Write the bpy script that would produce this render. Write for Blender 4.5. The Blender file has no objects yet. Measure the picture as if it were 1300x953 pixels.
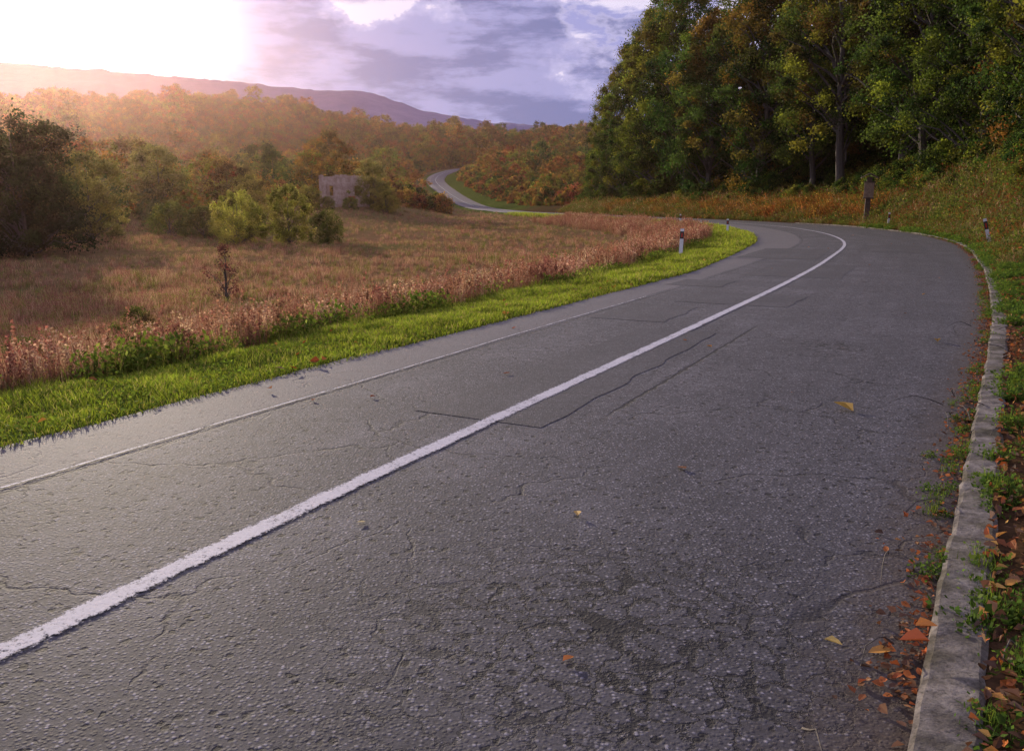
import bpy, math, numpy as np
from math import radians, sin, cos, pi
from mathutils import Vector
rng = np.random.default_rng(7)
S = bpy.context.scene
COL = S.collection

# ------------------------------------------------------------------ helpers
def N(nt, typ, ins=None, **props):
    n = nt.nodes.new(typ)
    for k, v in props.items(): setattr(n, k, v)
    for k, v in (ins or {}).items():
        if isinstance(v, bpy.types.NodeSocket): nt.links.new(v, n.inputs[k])
        else: n.inputs[k].default_value = v
    return n
def newmat(name):
    m = bpy.data.materials.new(name); m.use_nodes = True
    m.node_tree.nodes.clear(); return m, m.node_tree
def out(nt, s): N(nt, 'ShaderNodeOutputMaterial', {0: s})
def mixc(nt, f, a, b, bt='MIX'):
    return N(nt, 'ShaderNodeMix', {0: f, 6: a, 7: b}, data_type='RGBA', blend_type=bt).outputs[2]
def math_(nt, op, a, b=0.0, clamp=False):
    return N(nt, 'ShaderNodeMath', {0: a, 1: b}, operation=op, use_clamp=clamp).outputs[0]
def noise(nt, vec, sc, det=4, rough=.6):
    return N(nt, 'ShaderNodeTexNoise', {'Vector': vec, 'Scale': sc, 'Detail': det, 'Roughness': rough}).outputs[0]
def mr(nt, v, a, b, c=0.0, d=1.0, smooth=True):
    n = N(nt, 'ShaderNodeMapRange', {0: v, 1: a, 2: b, 3: c, 4: d})
    if smooth: n.interpolation_type = 'SMOOTHSTEP'
    return n.outputs[0]
def rgb(r, g, b): return (r, g, b, 1.0)

def qmesh(name, V, F, col=None, mi=None, mats=(), smooth=False):
    V = np.asarray(V, dtype=np.float32); F = np.asarray(F, dtype=np.int32)
    me = bpy.data.meshes.new(name)
    n = len(F); k = F.shape[1]
    me.vertices.add(len(V)); me.vertices.foreach_set('co', V.ravel())
    me.loops.add(n*k); me.loops.foreach_set('vertex_index', F.ravel())
    me.polygons.add(n); me.polygons.foreach_set('loop_start', np.arange(0, n*k, k, dtype=np.int32))
    if mi is not None: me.polygons.foreach_set('material_index', np.asarray(mi, dtype=np.int32))
    me.polygons.foreach_set('use_smooth', np.full(n, smooth))
    me.update(calc_edges=True)
    if col is not None:
        c4 = np.ones((len(V), 4), dtype=np.float32); c4[:, :3] = col
        a = me.attributes.new('Col', 'FLOAT_COLOR', 'POINT'); a.data.foreach_set('color', c4.ravel())
    for m in mats: me.materials.append(m)
    return me
def obj(name, me, parent=None, link=True):
    o = bpy.data.objects.new(name, me)
    if link: COL.objects.link(o)
    if parent: o.parent = parent
    return o

class MB:
    """accumulates quads"""
    def __init__(s): s.V=[]; s.F=[]; s.C=[]; s.M=[]; s.n=0
    def add(s, V, F, C=(.5,.5,.5), m=0):
        V=np.asarray(V,float); F=np.asarray(F,int)
        s.V.append(V); s.F.append(F+s.n); s.n+=len(V)
        C=np.asarray(C,float)
        s.C.append(np.broadcast_to(C,(len(V),3))); s.M.append(np.full(len(F),m))
    def mesh(s, name, mats, smooth=False):
        return qmesh(name, np.concatenate(s.V), np.concatenate(s.F), np.concatenate(s.C), np.concatenate(s.M), mats, smooth)

def unit(v): return v/np.maximum(np.linalg.norm(v,axis=-1,keepdims=True),1e-9)
def leafquads(C, size, rg, asp=.6, up=0.0):
    n=len(C); a=unit(rg.normal(size=(n,3))); nn=unit(rg.normal(size=(n,3))+np.array([0,0,up]))
    a=unit(a-nn*np.sum(a*nn,1,keepdims=True)); b=np.cross(nn,a)
    s=np.asarray(size).reshape(-1,1)
    V=np.stack([C-a*s*.5, C+b*s*.5*asp-a*s*.05, C+a*s*.5, C-b*s*.5*asp-a*s*.05],1).reshape(-1,3)
    return V, np.arange(4*n).reshape(n,4)
def tube(P, R, k=6):
    P=np.asarray(P,float); R=np.asarray(R,float); n=len(P)
    T=unit(np.gradient(P,axis=0)); ref=np.array([1.,0.13,0]) if abs(T[0,2])>.5 else np.array([0,0,1.])
    A=unit(np.cross(T,ref)); B=np.cross(T,A); th=np.arange(k)*2*pi/k
    V=(P[:,None]+R[:,None,None]*(A[:,None]*np.cos(th)[None,:,None]+B[:,None]*np.sin(th)[None,:,None])).reshape(-1,3)
    F=[]
    for i in range(n-1):
        for j in range(k):
            F.append([i*k+j,i*k+(j+1)%k,(i+1)*k+(j+1)%k,(i+1)*k+j])
    return V,np.array(F)
BOXF=np.array([[0,3,2,1],[4,5,6,7],[0,1,5,4],[1,2,6,5],[2,3,7,6],[3,0,4,7]])
def boxv(x0,x1,y0,y1,z0,z1):
    return np.array([[x0,y0,z0],[x1,y0,z0],[x1,y1,z0],[x0,y1,z0],[x0,y0,z1],[x1,y0,z1],[x1,y1,z1],[x0,y1,z1]],float)

def vnoise(x,y,seed=0):
    xi=np.floor(x).astype(int); yi=np.floor(y).astype(int); fx=x-xi; fy=y-yi
    fx=fx*fx*(3-2*fx); fy=fy*fy*(3-2*fy)
    def h(a,b):
        v=np.sin(a*127.1+b*311.7+seed*74.7)*43758.5453; return v-np.floor(v)
    return (h(xi,yi)*(1-fx)+h(xi+1,yi)*fx)*(1-fy)+(h(xi,yi+1)*(1-fx)+h(xi+1,yi+1)*fx)*fy
def sstep(x): x=np.clip(x,0,1); return x*x*(3-2*x)

# ------------------------------------------------------------------ road centreline (metres)
CP=np.array([(-12.5,-20,0),(-6.3,-6.5,0),(-1.858,2.733,0),(-.285,5.784,0),(2.225,10.51,0),(5.75,17.27,0),(9.13,24.16,0),(13.4,33.7,0),
 (16.1,41.9,0),(18.,50.4,0),(19.2,61.3,0),(18.1,77.6,0),(14,100,0),(6.5,139,0),(-1,183,0),(-10.7,230,1.05),
 (-20.1,270,4.9),(-28.8,320,10.5),(-28.1,390,16.2),(-20.3,440,19.7),(5,490,24),(60,560,30)],float)
def hermite(P, step_fn):
    d=np.linalg.norm(np.diff(P[:,:2],axis=0),axis=1); t=np.concatenate([[0],np.cumsum(d)])
    M=np.zeros_like(P); M[1:-1]=(P[2:]-P[:-2])/(t[2:]-t[:-2])[:,None]; M[0]=(P[1]-P[0])/d[0]; M[-1]=(P[-1]-P[-2])/d[-1]
    ts=[0.]
    while ts[-1]<t[-1]: ts.append(ts[-1]+step_fn(ts[-1]))
    ts=np.minimum(np.array(ts),t[-1]-1e-6); i=np.searchsorted(t,ts,side='right')-1
    h=d[i]; u=((ts-t[i])/h)[:,None]; h=h[:,None]
    Q=(2*u**3-3*u**2+1)*P[i]+(u**3-2*u**2+u)*h*M[i]+(-2*u**3+3*u**2)*P[i+1]+(u**3-u**2)*h*M[i+1]
    return Q,t
RC,_t=hermite(CP,lambda s:.3 if s<90 else 1.5)
seg=np.linalg.norm(np.diff(RC[:,:2],axis=0),axis=1); RV=np.concatenate([[0],np.cumsum(seg)])
i0=np.argmin(np.linalg.norm(RC[:,:2]-np.array([-1.858,2.733]),axis=1)); RV-=RV[i0]
RT=unit(np.gradient(RC[:,:2],axis=0)); RN=np.stack([RT[:,1],-RT[:,0]],1)
def WL(v): return np.interp(v,[-20,10,18,30,40,52,73,100,150,500],[2.64,2.55,2.5,3.3,3.8,4.2,4.3,3.9,3.5,3.2])
def WR(v): return np.interp(v,[-20,0,3,10,18,33,47,62,90,150,500],[2.8,2.92,3.09,3.46,3.69,4.15,4.7,4.8,4.2,3.5,3.2])
def road_pt(v,u):
    v=np.asarray(v,float); u=np.asarray(u,float)
    c=np.stack([np.interp(v,RV,RC[:,k]) for k in range(3)],-1)
    n=unit(np.stack([np.interp(v,RV,RN[:,k]) for k in range(2)],-1))
    c[...,0]+=n[...,0]*u; c[...,1]+=n[...,1]*u
    return c
def nearest(x,y):
    idx=np.empty(len(x),int)
    for a in range(0,len(x),20000):
        dx=x[a:a+20000,None]-RC[None,:,0]; dy=y[a:a+20000,None]-RC[None,:,1]
        idx[a:a+20000]=np.argmin(dx*dx+dy*dy,1)
    dx=x-RC[idx,0]; dy=y-RC[idx,1]; u=dx*RN[idx,0]+dy*RN[idx,1]; dist=np.sqrt(dx*dx+dy*dy)
    return idx,u,dist,RV[idx]
def terrain(x,y,info=False):
    x=np.asarray(x,float).ravel(); y=np.asarray(y,float).ravel()
    idx,u,dist,v=nearest(x,y); rz=RC[idx,2]
    right=u>0; w=np.where(right,WR(v),WL(v)); e=dist-w
    B=np.interp(y,[-100,60,100,183,230,270,320,390,440,600,800,1200,3000],[-1.3,-1.2,-.7,.1,1.2,4.5,9,14,18,42,50,40,0])
    B=B+sstep((-x-8)/14)*np.interp(y,[80,122,160,200],[0,1.9,1.6,0])
    B=B+sstep((-x-60)/150)*np.interp(y,[60,120,200,350,500,700,1500],[0,1,5,14,20,22,0])
    B=B+sstep((x-40)/200)*np.interp(y,[0,150,400,900,1500],[6,10,14,10,0])
    B=B+(vnoise(x/60,y/60,3)-.5)*np.interp(y,[0,120,300],[0,.6,6])+(vnoise(x/7,y/7,5)-.5)*.35
    ep=np.maximum(e,0)
    bank=np.interp(ep,[0,.22,.8,2,4.5,9,20,60],[.0,.03,.10,1.1,3.6,5.2,7.5,12])
    amp=np.interp(v,[-20,12,25,45,60,72,100,190,230],[.7,.8,1,1.05,.75,.5,.42,.3,.2])
    zr=rz+np.where(ep<.8,bank,bank*amp+.10*(1-amp))+(vnoise(x*.8,y*.8,9)-.5)*.35*sstep(ep/2)*.8
    wr=np.exp(-(ep/np.where(v<150,70,18))**2)
    zl=rz-np.interp(ep,[0,1.6,3.5,8],[.01,.06,.45,1.0])+(vnoise(x*1.1,y*1.1,11)-.5)*.10*sstep(ep/1.)
    wl=np.exp(-(ep/10)**2)
    z=np.where(right,B*(1-wr)+zr*wr,B*(1-wl)+zl*wl)
    z=np.where(e<0,rz-.05-.0015*np.maximum(y,0),z)
    if info: return z,e,right,v
    return z

# ------------------------------------------------------------------ materials
def foliage_mat(name,trans=.35,rough=.55,hv=.06,vv=.45,spec=.2):
    m,nt=newmat(name)
    at=N(nt,'ShaderNodeAttribute',attribute_name='Col').outputs['Color']
    oi=N(nt,'ShaderNodeObjectInfo').outputs['Random']
    h=mr(nt,oi,0,1,.5-hv/2,.5+hv/2,False); vv_=mr(nt,math_(nt,'FRACT',math_(nt,'MULTIPLY',oi,7.31)),0,1,1-vv/2,1+vv/2,False)
    c=N(nt,'ShaderNodeHueSaturation',{'Hue':h,'Saturation':1.0,'Value':vv_,'Color':at}).outputs[0]
    p=N(nt,'ShaderNodeBsdfDiffuse',{'Color':c}).outputs[0]
    if spec>0:
        gl=N(nt,'ShaderNodeBsdfGlossy',{'Color':rgb(.6,.6,.6),'Roughness':rough}).outputs[0]
        p=N(nt,'ShaderNodeMixShader',{0:spec*.2,1:p,2:gl}).outputs[0]
    t=N(nt,'ShaderNodeBsdfTranslucent',{'Color':c}).outputs[0]
    out(nt,N(nt,'ShaderNodeMixShader',{0:trans,1:p,2:t}).outputs[0]); return m
LEAF=foliage_mat('leaf_foliage',.5,.5,.05,.45,.15)
GRASS=foliage_mat('grass_blades',.55,.5,.02,.2,.1)
DRY=foliage_mat('dry_weeds',.48,.7,.04,.5,0)
LITTER=foliage_mat('fallen_leaf',.25,.6,.0,.0,.2)
def bark():
    m,nt=newmat('bark'); co=N(nt,'ShaderNodeTexCoord').outputs['Object']
    sv=N(nt,'ShaderNodeMapping',{'Vector':co,'Scale':(6,6,1.2)}).outputs[0]
    n=noise(nt,sv,2.5,4)
    c=mixc(nt,n,rgb(.03,.024,.018),rgb(.13,.11,.09))
    b=N(nt,'ShaderNodeBump',{'Height':n,'Strength':.6,'Distance':.05}).outputs[0]
    out(nt,N(nt,'ShaderNodeBsdfPrincipled',{'Base Color':c,'Roughness':.85,'Normal':b}).outputs[0]); return m
BARK=bark()

def asphalt_nodes(nt, patch=False):
    co=N(nt,'ShaderNodeTexCoord').outputs['Object']
    at=N(nt,'ShaderNodeAttribute',attribute_name='UVm').outputs['Vector']
    sx=N(nt,'ShaderNodeSeparateXYZ',{0:at}); u=sx.outputs[0]; v=sx.outputs[1]
    fine=noise(nt,co,60,3,.75); mid=noise(nt,co,9,4,.7); big=noise(nt,co,.7,4,.65)
    vn=N(nt,'ShaderNodeTexVoronoi',{'Vector':co,'Scale':62.})
    vo=vn.outputs[0]; vcs=N(nt,'ShaderNodeSeparateXYZ',{0:vn.outputs[1]}).outputs[0]
    stone=mr(nt,vo,.15,.6,1,0)
    streak=noise(nt,N(nt,'ShaderNodeMapping',{'Vector':at,'Scale':(2.2,.12,0)}).outputs[0],1.0,4,.6)
    base=mixc(nt,mr(nt,big,.35,.65),rgb(.066,.063,.072),rgb(.128,.121,.134))
    base=mixc(nt,mr(nt,streak,.38,.62,0,.6),base,rgb(.056,.053,.061))
    base=mixc(nt,mr(nt,u,.3,2.2,0,.28),base,rgb(.045,.043,.050))
    if patch: base=mixc(nt,.55,base,rgb(.058,.055,.061))
    base=mixc(nt,math_(nt,'MULTIPLY',stone,mr(nt,vcs,.45,1.0,0,.85 if not patch else .45)),base,rgb(.40,.38,.41))
    base=mixc(nt,math_(nt,'MULTIPLY',stone,mr(nt,vcs,.4,.0,0,.75 if not patch else .5)),base,rgb(.026,.024,.027))
    base=mixc(nt,mr(nt,fine,.3,.6,.75,0),base,rgb(.018,.017,.019))
    base=mixc(nt,mr(nt,mid,.3,.62,.5,0),base,rgb(.030,.028,.031))
    pvv=N(nt,'ShaderNodeVectorMath',{0:co,1:N(nt,'ShaderNodeVectorMath',{0:N(nt,'ShaderNodeTexNoise',{'Vector':co,'Scale':24.,'Detail':3.}).outputs[1],1:(.055,.055,0)},operation='MULTIPLY').outputs[0]},operation='ADD').outputs[0]
    pv=N(nt,'ShaderNodeTexVoronoi',{'Vector':pvv,'Scale':17.,'Randomness':1.})
    pcs=N(nt,'ShaderNodeSeparateXYZ',{0:pv.outputs[1]})
    pit=mr(nt,math_(nt,'ADD',pv.outputs[0],math_(nt,'MULTIPLY',pcs.outputs[0],.14)),.24,.38,1,0)
    sel=mr(nt,math_(nt,'ADD',pcs.outputs[1],math_(nt,'MULTIPLY',math_(nt,'SUBTRACT',big,.5),1.6)),.25,.45)
    pit=math_(nt,'MULTIPLY',pit,sel)
    if patch: pit=math_(nt,'MULTIPLY',pit,.35)
    base=mixc(nt,math_(nt,'MULTIPLY',pit,.93),base,rgb(.009,.008,.009))
    h=math_(nt,'ADD',math_(nt,'MULTIPLY',stone,.5),math_(nt,'MULTIPLY',fine,.6))
    h=math_(nt,'SUBTRACT',h,math_(nt,'MULTIPLY',pit,1.0))
    if not patch:
        wob=N(nt,'ShaderNodeTexNoise',{'Vector':co,'Scale':5.,'Detail':5.,'Roughness':.7}).outputs[1]
        cv=N(nt,'ShaderNodeVectorMath',{0:co,1:N(nt,'ShaderNodeVectorMath',{0:wob,1:(.30,.30,.0)},operation='MULTIPLY').outputs[0]},operation='ADD').outputs[0]
        ce=N(nt,'ShaderNodeTexVoronoi',{'Vector':cv,'Scale':7.},feature='DISTANCE_TO_EDGE').outputs[0]
        dist=N(nt,'ShaderNodeVectorMath',{0:co,1:(.40,2.85,0)},operation='DISTANCE').outputs['Value']
        dist2=N(nt,'ShaderNodeVectorMath',{0:co,1:(3.6,9.2,0)},operation='DISTANCE').outputs['Value']
        dist=math_(nt,'MINIMUM',dist,math_(nt,'ADD',dist2,.35))
        m1=mr(nt,math_(nt,'ADD',dist,math_(nt,'MULTIPLY',big,1.6)),1.2,2.2,1,0)
        wid=mr(nt,mid,.35,.65,.02,.11,False)
        cr=math_(nt,'MULTIPLY',mr(nt,math_(nt,'DIVIDE',ce,wid),.3,1.,1,0),m1)
        wob2=N(nt,'ShaderNodeTexNoise',{'Vector':co,'Scale':1.7,'Detail':5.}).outputs[1]
        cv2=N(nt,'ShaderNodeVectorMath',{0:co,1:N(nt,'ShaderNodeVectorMath',{0:wob2,1:(.8,.8,0)},operation='MULTIPLY').outputs[0]},operation='ADD').outputs[0]
        ce2=N(nt,'ShaderNodeTexVoronoi',{'Vector':cv2,'Scale':.7},feature='DISTANCE_TO_EDGE').outputs[0]
        cr2=math_(nt,'MULTIPLY',mr(nt,ce2,.002,.009,1,0),mr(nt,big,.45,.53))
        sw=math_(nt,'ADD',u,math_(nt,'MULTIPLY',math_(nt,'SUBTRACT',mid,.5),.10))
        seam=mr(nt,math_(nt,'ABSOLUTE',math_(nt,'SUBTRACT',sw,.72)),.008,.024,1,0)
        seam=math_(nt,'MULTIPLY',seam,math_(nt,'MULTIPLY',mr(nt,v,4,4.4),mr(nt,v,9,10,1,0)))
        seam2=math_(nt,'MULTIPLY',mr(nt,math_(nt,'ABSOLUTE',math_(nt,'ADD',sw,1.68)),.005,.018,1,0),.8)
        cr=math_(nt,'MAXIMUM',math_(nt,'MAXIMUM',cr,math_(nt,'MULTIPLY',cr2,.7)),math_(nt,'MAXIMUM',seam,seam2))
        base=mixc(nt,math_(nt,'MULTIPLY',cr,.92),base,rgb(.009,.008,.009))
        h=math_(nt,'SUBTRACT',h,math_(nt,'MULTIPLY',cr,1.6))
        us=math_(nt,'ADD',u,math_(nt,'MULTIPLY',mid,.1))
        base=mixc(nt,mr(nt,us,-1.72,-1.78,0,.5),base,mixc(nt,fine,rgb(.11,.10,.10),rgb(.22,.20,.20)))
        en=N(nt,'ShaderNodeSeparateXYZ',{0:at}).outputs[2]
        dust=mr(nt,math_(nt,'ADD',en,math_(nt,'MULTIPLY',mid,-.5)),-.75,-.2,0,.9)
        base=mixc(nt,dust,base,mixc(nt,fine,rgb(.025,.018,.013),rgb(.10,.07,.05)))
    bmp=N(nt,'ShaderNodeBump',{'Height':h,'Strength':.75,'Distance':.004}).outputs[0]
    return N(nt,'ShaderNodeBsdfPrincipled',{'Base Color':base,'Roughness':.8,'Specular IOR Level':.33,'Normal':bmp}).outputs[0],co
m_as,nt=newmat('worn_asphalt'); s_,_=asphalt_nodes(nt); out(nt,s_)
m_pa,nt=newmat('patched_asphalt'); s_,_=asphalt_nodes(nt,True); out(nt,s_)
def paint(name,wear):
    m,nt=newmat(name); co=N(nt,'ShaderNodeTexCoord').outputs['Object']
    at=N(nt,'ShaderNodeAttribute',attribute_name='UVm').outputs['Vector']
    cx=N(nt,'ShaderNodeSeparateXYZ',{0:at}).outputs[0]
    f=noise(nt,co,55,5,.8); f2=noise(nt,co,4,3,.6)
    edge=mr(nt,math_(nt,'ABSOLUTE',cx),.5,1.0,0,.16)
    k=math_(nt,'SUBTRACT',math_(nt,'ADD',math_(nt,'MULTIPLY',f,.75),math_(nt,'MULTIPLY',f2,.3)),edge)
    a=mr(nt,k,wear-.04,wear+.08)
    c=mixc(nt,f,rgb(.30,.29,.31),rgb(.68,.66,.69))
    b=N(nt,'ShaderNodeBump',{'Height':f,'Strength':.7,'Distance':.004}).outputs[0]
    p=N(nt,'ShaderNodeBsdfPrincipled',{'Base Color':c,'Roughness':.75,'Specular IOR Level':.3,'Normal':b}).outputs[0]
    t=N(nt,'ShaderNodeBsdfTransparent').outputs[0]
    out(nt,N(nt,'ShaderNodeMixShader',{0:a,1:t,2:p}).outputs[0]); return m
m_paint=paint('worn_white_paint',.42); m_thin=paint('thin_white_paint',.48)

def ground_mat():
    m,nt=newmat('ground_soil_grass'); co=N(nt,'ShaderNodeTexCoord').outputs['Object']
    at=N(nt,'ShaderNodeAttribute',attribute_name='Col').outputs['Color']
    n1=noise(nt,co,1.3,5,.7); n2=noise(nt,co,25,3,.7)
    c=mixc(nt,mr(nt,n1,.35,.65,0,.6),at,mixc(nt,1.0,at,rgb(.45,.5,.4),'MULTIPLY'))
    c=mixc(nt,mr(nt,n2,.35,.7,.55,0),c,rgb(.02,.016,.01))
    b=N(nt,'ShaderNodeBump',{'Height':n1,'Strength':.8,'Distance':.12}).outputs[0]
    out(nt,N(nt,'ShaderNodeBsdfDiffuse',{'Color':c,'Normal':b}).outputs[0]); return m
GROUND=ground_mat()
def simple(name,a,b,sc=8,rough=.7,bump=.3,bd=.01):
    m,nt=newmat(name); co=N(nt,'ShaderNodeTexCoord').outputs['Object']
    n=noise(nt,co,sc,6,.7); c=mixc(nt,mr(nt,n,.3,.7),rgb(*a),rgb(*b))
    bb=N(nt,'ShaderNodeBump',{'Height':n,'Strength':bump,'Distance':bd}).outputs[0]
    out(nt,N(nt,'ShaderNodeBsdfPrincipled',{'Base Color':c,'Roughness':rough,'Normal':bb}).outputs[0]); return m

# ------------------------------------------------------------------ terrain
nx,ny=430,430
A=8.; bx=math.asinh(3200/A); xs=A*np.sinh(bx*np.linspace(-1,1,nx))+2
b0=-math.asinh(60/A); b1=math.asinh(3400/A); ys=A*np.sinh(np.linspace(b0,b1,ny))+6
X,Y=np.meshgrid(xs,ys); Xf=X.ravel(); Yf=Y.ravel()
Z,E,RT_,VV=terrain(Xf,Yf,True)
ii=np.arange(nx*ny).reshape(ny,nx)
F=np.stack([ii[:-1,:-1],ii[:-1,1:],ii[1:,1:],ii[1:,:-1]],-1).reshape(-1,4)
nz=vnoise(Xf/3,Yf/3,21)[:,None]; nz2=vnoise(Xf/9,Yf/9,22)[:,None]
field=np.array([.30,.165,.095])*(1-nz2)+np.array([.20,.17,.06])*nz2
verge=np.array([.10,.15,.025]); soil=np.array([.10,.055,.03]); bankc=np.array([.075,.07,.03])*(1-nz)+np.array([.12,.07,.03])*nz
ffl=np.array([.07,.045,.02]); 
left_c=verge*(1-sstep((E-2.0)/.8))[:,None]+field*sstep((E-2.0)/.8)[:,None]
right_c=soil*(1-sstep((E-.8)/1.))[:,None]+bankc*sstep((E-.8)/1.)[:,None]
right_c=right_c*(1-sstep((E-8)/6))[:,None]+ffl*sstep((E-8)/6)[:,None]
far_green=(sstep((VV-180)/30)*(1-sstep((E-6)/3)))[:,None]; right_c=right_c*(1-far_green)+verge*far_green
C=np.where(RT_[:,None],right_c,left_c)
hillc=np.array([.09,.07,.03]); k=sstep((Yf-210)/80)[:,None]*sstep((E-9)/4)[:,None]; C=C*(1-k)+hillc*k
gr=obj('ground',qmesh('ground',np.stack([Xf,Yf,Z],1),F,C,mats=[GROUND],smooth=True))

# mountain ridge far behind
rx=np.array([-1.6,-1.1,-.8,-.587,-.5,-.407,-.29,-.24,-.191,-.16,-.1365,-.105,-.0733,-.0275,.1,.4,1.0])
rz_=np.array([.10,.135,.150,.157,.150,.1415,.131,.127,.125,.121,.113,.104,.0965,.0905,.083,.07,.05])
D=3000.; gx=np.linspace(-1.6,1.0,520); prof=np.interp(gx,rx,rz_)+.003
prof+=(vnoise(gx*40,gx*0,1)-.5)*.003+(vnoise(gx*150,gx*0,2)-.5)*.0016
rows=[]
tt=np.linspace(0,1,40)
for t in tt:
    zz=prof*D*t**.85+(vnoise(gx*14+t*2,gx*0+t*9,4)-.5)*50*(1-t)*t*4
    rows.append(np.stack([gx*D*(.62+.38*t)*1.0,np.full_like(gx,D*(.62+.38*t)),zz*1.0-10*(1-t)],1))
rows.append(np.stack([gx*D*1.15,np.full_like(gx,D*1.3),prof*0-20],1))
V=np.concatenate(rows); ii=np.arange(len(V)).reshape(len(rows),-1)
F=np.stack([ii[:-1,:-1],ii[:-1,1:],ii[1:,1:],ii[1:,:-1]],-1).reshape(-1,4)
MNT=simple('haze_tinted_mountain',(.07,.09,.20),(.11,.12,.25),.02,1.0,.4,6.)  # blue of distant haze painted into the slope colour; ridge lies beyond the haze box
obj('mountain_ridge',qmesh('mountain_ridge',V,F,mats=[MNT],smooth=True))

# ------------------------------------------------------------------ road meshes
def strip_mesh(name,vs,us_fn,zoff,mats,uvfn,crown=True):
    rowsV=[];UV=[]
    for v in vs:
        u=us_fn(v); p=road_pt(np.full(len(u),v),u); p[:,2]+=zoff
        rowsV.append(p); UV.append(uvfn(v,u))
    V=np.concatenate(rowsV); UV=np.concatenate(UV); k=len(rowsV[0]); ii=np.arange(len(V)).reshape(-1,k)
    F=np.stack([ii[:-1,:-1],ii[:-1,1:],ii[1:,1:],ii[1:,:-1]],-1).reshape(-1,4)
    me=qmesh(name,V,F,mats=mats,smooth=True)
    a=me.attributes.new('UVm','FLOAT_VECTOR','POINT'); a.data.foreach_set('vector',UV.astype(np.float32).ravel())
    return me
vs=RV
def edgej(v): return (vnoise(np.array([v*1.3]),np.array([.5]),31)[0]-.5)*.16+(vnoise(np.array([v*6.]),np.array([.5]),32)[0]-.5)*.06
def us_road(v):
    l=-WL(v)+edgej(v); r=float(WR(v))+.02
    return np.concatenate([[l],np.linspace(l,r,9)[0:],[r]])
def road_mesh():
    V=[];UV=[]
    for v in vs:
        u=us_road(v); p=road_pt(np.full(len(u),v),u)
        p[0,2]-=.4; p[-1,2]-=.4; V.append(p)
        UV.append(np.stack([u,np.full(len(u),v),u-WR(v)],1))
    k=len(V[0]); V=np.concatenate(V); UV=np.concatenate(UV); ii=np.arange(len(V)).reshape(-1,k)
    F=np.stack([ii[:-1,:-1],ii[:-1,1:],ii[1:,1:],ii[1:,:-1]],-1).reshape(-1,4)
    me=qmesh('road',V,F,mats=[m_as],smooth=False)
    a=me.attributes.new('UVm','FLOAT_VECTOR','POINT'); a.data.foreach_set('vector',UV.astype(np.float32).ravel()); return me
road=obj('road',road_mesh())
def line(name,v0,v1,u0,w,mat,z=.008,jit=.0):
    vv=[a for a in RV if v0<=a<=v1]
    me=strip_mesh(name,vv,lambda v:np.array([-.5,-.17,.17,.5])*w+u0+jit*(vnoise(np.array([v*.7]),np.array([0.]),50)[0]-.5),z,[mat],lambda v,u:np.stack([np.array([-1,-.33,.33,1.]),np.full(4,v),np.zeros(4)],1))
    return obj(name,me,road)
line('centre_line',-8,75,0,.145,m_paint)
line('centre_line_far',80,560,0,.12,m_paint,.012)
line('edge_seam_line',-6,12.5,-1.76,.032,m_thin,.008,.05)
def patch(name,v0,v1,u0,u1):
    vv=np.linspace(v0,v1,40)
    def f(v):
        t=(v-v0)/(v1-v0); j=(vnoise(np.array([v*3.]),np.array([u0]),60)[0]-.5)*.10+(vnoise(np.array([v*9.]),np.array([u0]),61)[0]-.5)*.04
        j2=(vnoise(np.array([v*3.]),np.array([u1+5]),62)[0]-.5)*.10
        return np.linspace(u0+j+.05*t,u1+j2,8)
    me=strip_mesh(name,vv,f,.004,[m_pa],lambda v,u:np.stack([u,np.full(len(u),v),u],1)); obj(name,me,road)
patch('patch_a',3.6,8.7,-.66,.42); patch('patch_b',11.8,13.6,-1.1,.75); patch('patch_c',17.6,22,-1.2,.9); patch('patch_d',14.6,16.0,-2.1,-1.0)
patch('patch_e',29,34,.6,2.8); patch('patch_f',24.,30,-2.6,-.3); patch('patch_g',9.3,11.2,-1.6,-.5)

# kerb: weathered stones
def kerb_mat():
    m,nt=newmat('kerb_concrete'); co=N(nt,'ShaderNodeTexCoord').outputs['Object']
    n=noise(nt,co,9,5,.7); n2=noise(nt,co,2.3,4,.6); n3=noise(nt,co,60,3,.7)
    c=mixc(nt,mr(nt,n,.3,.7),rgb(.085,.073,.062),rgb(.27,.24,.21))
    c=mixc(nt,mr(nt,n2,.42,.62,0,.8),c,rgb(.05,.045,.025))
    c=mixc(nt,mr(nt,n3,.3,.5,.6,0),c,rgb(.03,.026,.02))
    h=math_(nt,'ADD',n,math_(nt,'MULTIPLY',n3,.5))
    b=N(nt,'ShaderNodeBump',{'Height':h,'Strength':.9,'Distance':.008}).outputs[0]
    out(nt,N(nt,'ShaderNodeBsdfPrincipled',{'Base Color':c,'Roughness':.95,'Specular IOR Level':.2,'Normal':b}).outputs[0]); return m
KERB=kerb_mat()
mb=MB(); v=-4.
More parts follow.
